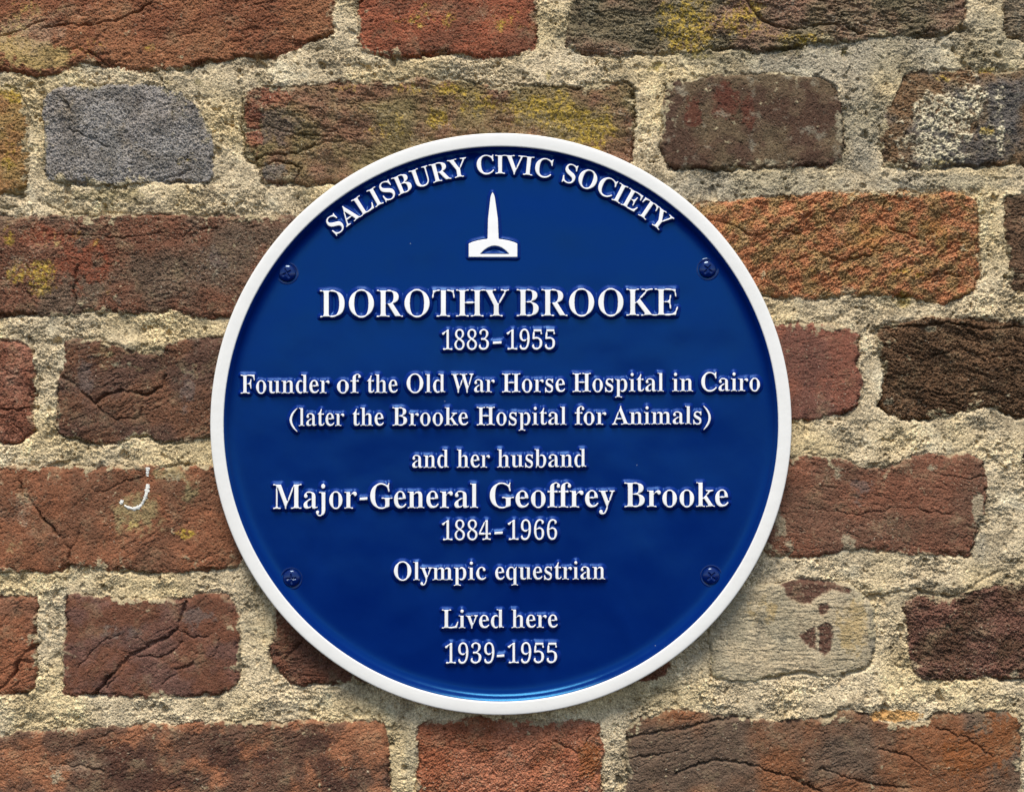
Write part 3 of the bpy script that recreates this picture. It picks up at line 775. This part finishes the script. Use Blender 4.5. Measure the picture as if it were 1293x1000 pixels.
CASES = {1: [[0, 4, 7]], 2: [[1, 5, 4]], 4: [[2, 6, 5]], 8: [[3, 7, 6]], 3: [[0, 1, 5, 7]], 6: [[1, 2, 6, 4]], 12: [[2, 3, 7, 5]], 9: [[3, 0, 4, 6]],
         5: [[0, 4, 7], [2, 6, 5]], 10: [[1, 5, 4], [3, 7, 6]], 7: [[0, 1, 2, 6, 7]], 14: [[1, 2, 3, 7, 4]], 13: [[2, 3, 0, 4, 5]], 11: [[3, 0, 1, 5, 6]], 15: [[0, 1, 2, 3]]}

def contour_mesh(name, gx, gy, keep, zf, mat, parent):
    """surface over the samples where keep > 0, cut exactly along keep = 0"""
    h, w = keep.shape
    GX, GY = np.meshgrid(gx, gy)
    pos = keep > 0
    def edge(a, b, sa, sb):
        t = np.where(np.abs(a - b) > 1e-9, a / np.where(np.abs(a - b) > 1e-9, a - b, 1), .5).clip(0, 1)
        return t
    th_ = edge(keep[:, :-1], keep[:, 1:], 0, 0); tv = edge(keep[:-1], keep[1:], 0, 0)
    lerp = lambda A, t, ax: (A[:, :-1] * (1 - t) + A[:, 1:] * t) if ax else (A[:-1] * (1 - t) + A[1:] * t)
    px = np.concatenate([GX.ravel(), lerp(GX, th_, 1).ravel(), lerp(GX, tv, 0).ravel()])
    py = np.concatenate([GY.ravel(), lerp(GY, th_, 1).ravel(), lerp(GY, tv, 0).ravel()])
    pz = np.concatenate([zf.ravel(), lerp(zf, th_, 1).ravel(), lerp(zf, tv, 0).ravel()])
    idx = np.arange(h * w).reshape(h, w)
    eh = h * w + np.arange(h * (w - 1)).reshape(h, w - 1)
    ev_ = h * w + h * (w - 1) + np.arange((h - 1) * w).reshape(h - 1, w)
    corner = [idx[:-1, :-1], idx[:-1, 1:], idx[1:, 1:], idx[1:, :-1], eh[:-1], ev_[:, 1:], eh[1:], ev_[:, :-1]]
    code = pos[:-1, :-1] * 1 + pos[:-1, 1:] * 2 + pos[1:, 1:] * 4 + pos[1:, :-1] * 8
    groups = {3: [], 4: [], 5: []}
    for c, polys in CASES.items():
        sel = code == c
        if not sel.any(): continue
        for pl in polys:
            groups[len(pl)].append(np.stack([corner[k][sel] for k in pl[::-1]], 1))
    flat, totals = [], []
    for n, g in groups.items():
        if g:
            g = np.concatenate(g); flat.append(g.ravel()); totals.append(np.full(len(g), n, np.int32))
    flat = np.concatenate(flat); totals = np.concatenate(totals)
    used, inv = np.unique(flat, return_inverse=True)
    ff = (D - pz[used]) / D * S
    v = np.stack([(px[used] - PCX) * ff, -(py[used] - PCY) * ff, (pz[used] - HP0) * S], 1).astype(f32)
    me = bpy.data.meshes.new(name)
    me.vertices.add(len(v)); me.vertices.foreach_set('co', v.ravel())
    me.loops.add(len(flat)); me.loops.foreach_set('vertex_index', inv.astype(np.int32).ravel())
    me.polygons.add(len(totals))
    me.polygons.foreach_set('loop_start', (np.cumsum(totals) - totals).astype(np.int32))
    me.polygons.foreach_set('loop_total', totals)
    me.polygons.foreach_set('use_smooth', np.ones(len(totals), bool))
    me.update(calc_edges=True); me.validate()
    me.materials.append(mat)
    ob = bpy.data.objects.new(name, me); col.objects.link(ob); ob.parent = parent
    return ob

TOP = 5.6                                  # relief of the letters above the face
def raised(name, label, splines_px, parent, thin_r=1.4, thin_b=0, top=TOP, slim=.3):
    gx, gy, f = letter_field(splines_px, thin_r, thin_b)
    rad = np.clip(f, 0, 6)
    for ax in (0, 1):
        src = rad.copy()
        for kk in range(1, 6):
            rad = np.maximum(rad, np.maximum(np.roll(src, kk, ax), np.roll(src, -kk, ax)))
    rad = blur(rad, 2)
    f = f + .17 - (slim + .17) * sstep(.9, 1.9, rad)
    fs = blur(blur(f, 1), 2)
    wt = sstep(-.4, -1.6, f)
    f = f * (1 - wt) + fs * wt
    # hand-finished casting: the outer foot of each letter wanders a little
    GX, GY = np.meshgrid(gx, gy)
    foot = 4.3 + .8 * fbm(GX, GY, 22, 3, 71)
    wob = .12 * fbm(GX, GY, 30, 2, 72)
    r2 = np.hypot(GX - PCX, GY - PCY) / PF
    pl = PLATE + DOME * (1 - np.clip(r2 / 334, 0, 1) ** 2)
    pl = pl + 1.8 * RIP[(360 - (GY - PCY) * .9).astype(int), (360 + (GX - PCX) * .9).astype(int)] * np.clip((338 - r2) / 60, 0, 1)
    t = np.clip(-f / foot, 0, 1.3)
    flank = np.interp(t, [0, .1, .26, .5, .8, 1.0, 1.12], [top - .35, top - 1.9, 2.7, 1.9, .85, .0, -.5])
    cap = top - .35 * (1 - np.clip(f / .8, 0, 1)) ** 2 + wob
    z = pl + np.where(f > 0, cap, np.minimum(flank + wob * (1 - np.clip(t, 0, 1)), top - .35 + wob))
    ob = contour_mesh(name, gx, gy, f + .1, z, M_LETTER, parent)
    if label: ob['label'] = label
    contour_mesh('letter_flank' if name == 'inscription' else 'emblem_flank', gx, gy, np.minimum(-.1 - f, 1.1 * foot + f), z, M_FLANK, ob)
    return ob

K = math.tan(ROT)
def word_px(word, x0, x1, base, cap):
    g = glyph_splines(word)
    lo = min(s[:, 0, 0].min() for s in g); hi = max(s[:, 0, 0].max() for s in g)
    sx, sy = (x1 - x0) / (hi - lo), cap / CAP
    out = []
    for s in g:
        q = np.empty_like(s)
        q[..., 0] = x0 + (s[..., 0] - lo) * sx
        q[..., 1] = base - s[..., 1] * sy - K * (q[..., 0] - PCX)
        out.append(q)
    return out
def hyphen_px(x0, x1, yc, t=4.6):
    y = yc - K * ((x0 + x1) / 2 - PCX)
    return [poly_spline([(x0 + .4, y - t / 2 + .6), (x1, y - t / 2 - .3), (x1 - .3, y + t / 2 - .4), (x0, y + t / 2 + .2)])]

LINES = [
 ('DOROTHY BROOKE', 399.8, 34, [('DOROTHY',404,642.5),('BROOKE',652.5,856)], []),
 ('1883-1955', 441.8, 24.6, [('1883',558,618),('1955',639.5,701.5)], [(621.5,634,433)]),
 ('Founder of the Old War Horse Hospital in Cairo', 495.6, 23.6, [('Founder',304,416.5),('of',425,456),('the',463.5,502),('Old',513,562),('War',570,625),('Horse',634,713.5),('Hospital',723,838),('in',849,875),('Cairo',885,960)], []),
 ('(later the Brooke Hospital for Animals)', 537.0, 23.0, [('later',377.5,435),('the',445,484.5),('Brooke',495.6,591),('Hospital',602,715),('for',726,766),('Animals',773,886)], 'paren'),
 ('and her husband', 590.4, 23.2, [('and',520,566.5),('her',577,619),('husband',628,740)], []),
 ('Major-General Geoffrey Brooke', 641.2, 31, [('Major',345,451),('General',467,603.5),('Geoffrey',618,776),('Brooke',788.5,919.7)], [(453.5,464.5,629)]),
 ('1884-1966', 681.8, 24.4, [('1884',558,619.6),('1966',641,704)], [(623.5,635.5,673)]),
 ('Olympic equestrian', 732.0, 23.2, [('Olympic',497,613.7),('equestrian',624.8,764)], []),
 ('Lived here', 792.8, 23.6, [('Lived',558,636),('here',646,704)], []),
 ('1939-1955', 837.4, 25, [('1939',561.7,624.8),('1955',641,704)], [(626.5,637.5,828)]),
]
for text, base, cap, words, extra in LINES:
    sp = []
    for w, x0, x1 in words:
        sp += word_px(w, x0, x1, base, cap)
    if extra == 'paren':
        sp.append(poly_spline(paren(365.2, 375.2, 514.5 + 1, 544.5 + 1, True)))
        sp.append(poly_spline(paren(888.5, 898, 512.5, 543, False)))
    else:
        for h in extra: sp += hyphen_px(*h)
    raised('inscription', 'raised white line of lettering reading ' + text, sp, plaque, slim=(.85 if text[0] == 'D' else .6) if cap > 30 else (.75 if text[0] == '1' else .58))

# the society's name, bent along the top of the rim
sp = []
RB, CAPR = 315.6, 23.6
for w, a0, a1 in [('SALISBURY', -41.2, -7.5), ('CIVIC', -5.4, 11.4), ('SOCIETY', 14.1, 40.2)]:
    g = glyph_splines(w)
    lo = min(s[:, 0, 0].min() for s in g); hi = max(s[:, 0, 0].max() for s in g)
    for s in g:
        a = np.radians(a0 + (s[..., 0] - lo) / (hi - lo) * (a1 - a0)) ; r = RB + s[..., 1] * CAPR / CAP
        sp.append(np.stack([PCX + r * np.sin(a), PCY - r * np.cos(a)], -1))
raised('inscription', 'raised white lettering curved along the top edge reading SALISBURY CIVIC SOCIETY', sp, plaque, slim=.4)

# the society's emblem: a spire on a low arched base
def arc_pts(x0, x1, y0, rise, n=9):
    return [(x0 + (x1 - x0) * i / (n - 1), y0 - rise * (1 - (2 * i / (n - 1) - 1) ** 2)) for i in range(n)]
em = [(591.8,325),(591.8,308.2),(596,306.2),(603,304.2),(610,302.9),(615.6,302.2),(616.2,277),(619.2,250),(620.4,246),(622,243.6),(623.6,246),(624.8,250),(628.6,277),(629.6,302.2),
      (635,302.9),(642,304.2),(649,306.2),(653.2,308.2),(653.2,325)]
hole = [(606,321.4)] + arc_pts(607.2, 642, 320, 9.4) + [(643.2,321.4)]
raised('emblem', 'raised white emblem of a spire standing on a low arched base', [poly_spline(em), poly_spline(hole)], plaque, top=3.4, slim=0)

# ---- four domed screws, painted over
def screw(px, py, turn):
    c = L(px, py, PLATE + 1)
    r0 = math.hypot(c[0], c[1]) / S
    pl = PLATE + DOME * (1 - min(r0 / 334, 1) ** 2)
    pl += 1.8 * float(RIP[int(360 + c[1] / S * .9), int(360 + c[0] / S * .9)]) * min(1, max(0, (338 - r0) / 60))
    lip = lathe('screw_collar', [(15.2, pl - .4), (14, pl + .2), (13.2, pl + .5), (12.8, pl + .5), (12.3, pl + .2), (11.5, pl + .06), (9.0, pl + .05)], M_SCREW, plaque, 48, c[:2])
    # dome with a shallow cross recess
    nr, ns = 16, 64
    v, q = [], []
    for s in range(ns):
        a = 2 * math.pi * s / ns
        for k in range(nr + 1):
            r = 11.0 * k / nr
            h = 4.2 * math.sqrt(max(0, 1 - (r / 11.0) ** 2 * .96)) + .0
            x, y = r * math.cos(a), r * math.sin(a)
            u, w = x * math.cos(turn) + y * math.sin(turn), -x * math.sin(turn) + y * math.cos(turn)
            slot = min(abs(u), abs(w))
            dpt = 1.5 * max(0, 1 - (slot / 1.5) ** 2) * max(0, 1 - (r / 6.8) ** 4)
            if k == nr: h = 0
            v.append((c[0] + x * S, c[1] + y * S, (pl + .1 + h - dpt - HP0) * S))
    n = nr + 1
    for s in range(ns):
        for k in range(nr):
            q.append((s * n + k, s * n + k + 1, ((s + 1) % ns) * n + k + 1, ((s + 1) % ns) * n + k))
    ob = new_mesh_object('screw_head', np.array(v), np.array(q)[:, ::-1], M_SCREW, plaque)
    lip.parent = ob
for px, py, tn in [(362.5,345.5,.5),(893.5,340.5,.9),(368,730.5,.1),(898,727.5,.75)]:
    screw(px, py, tn)
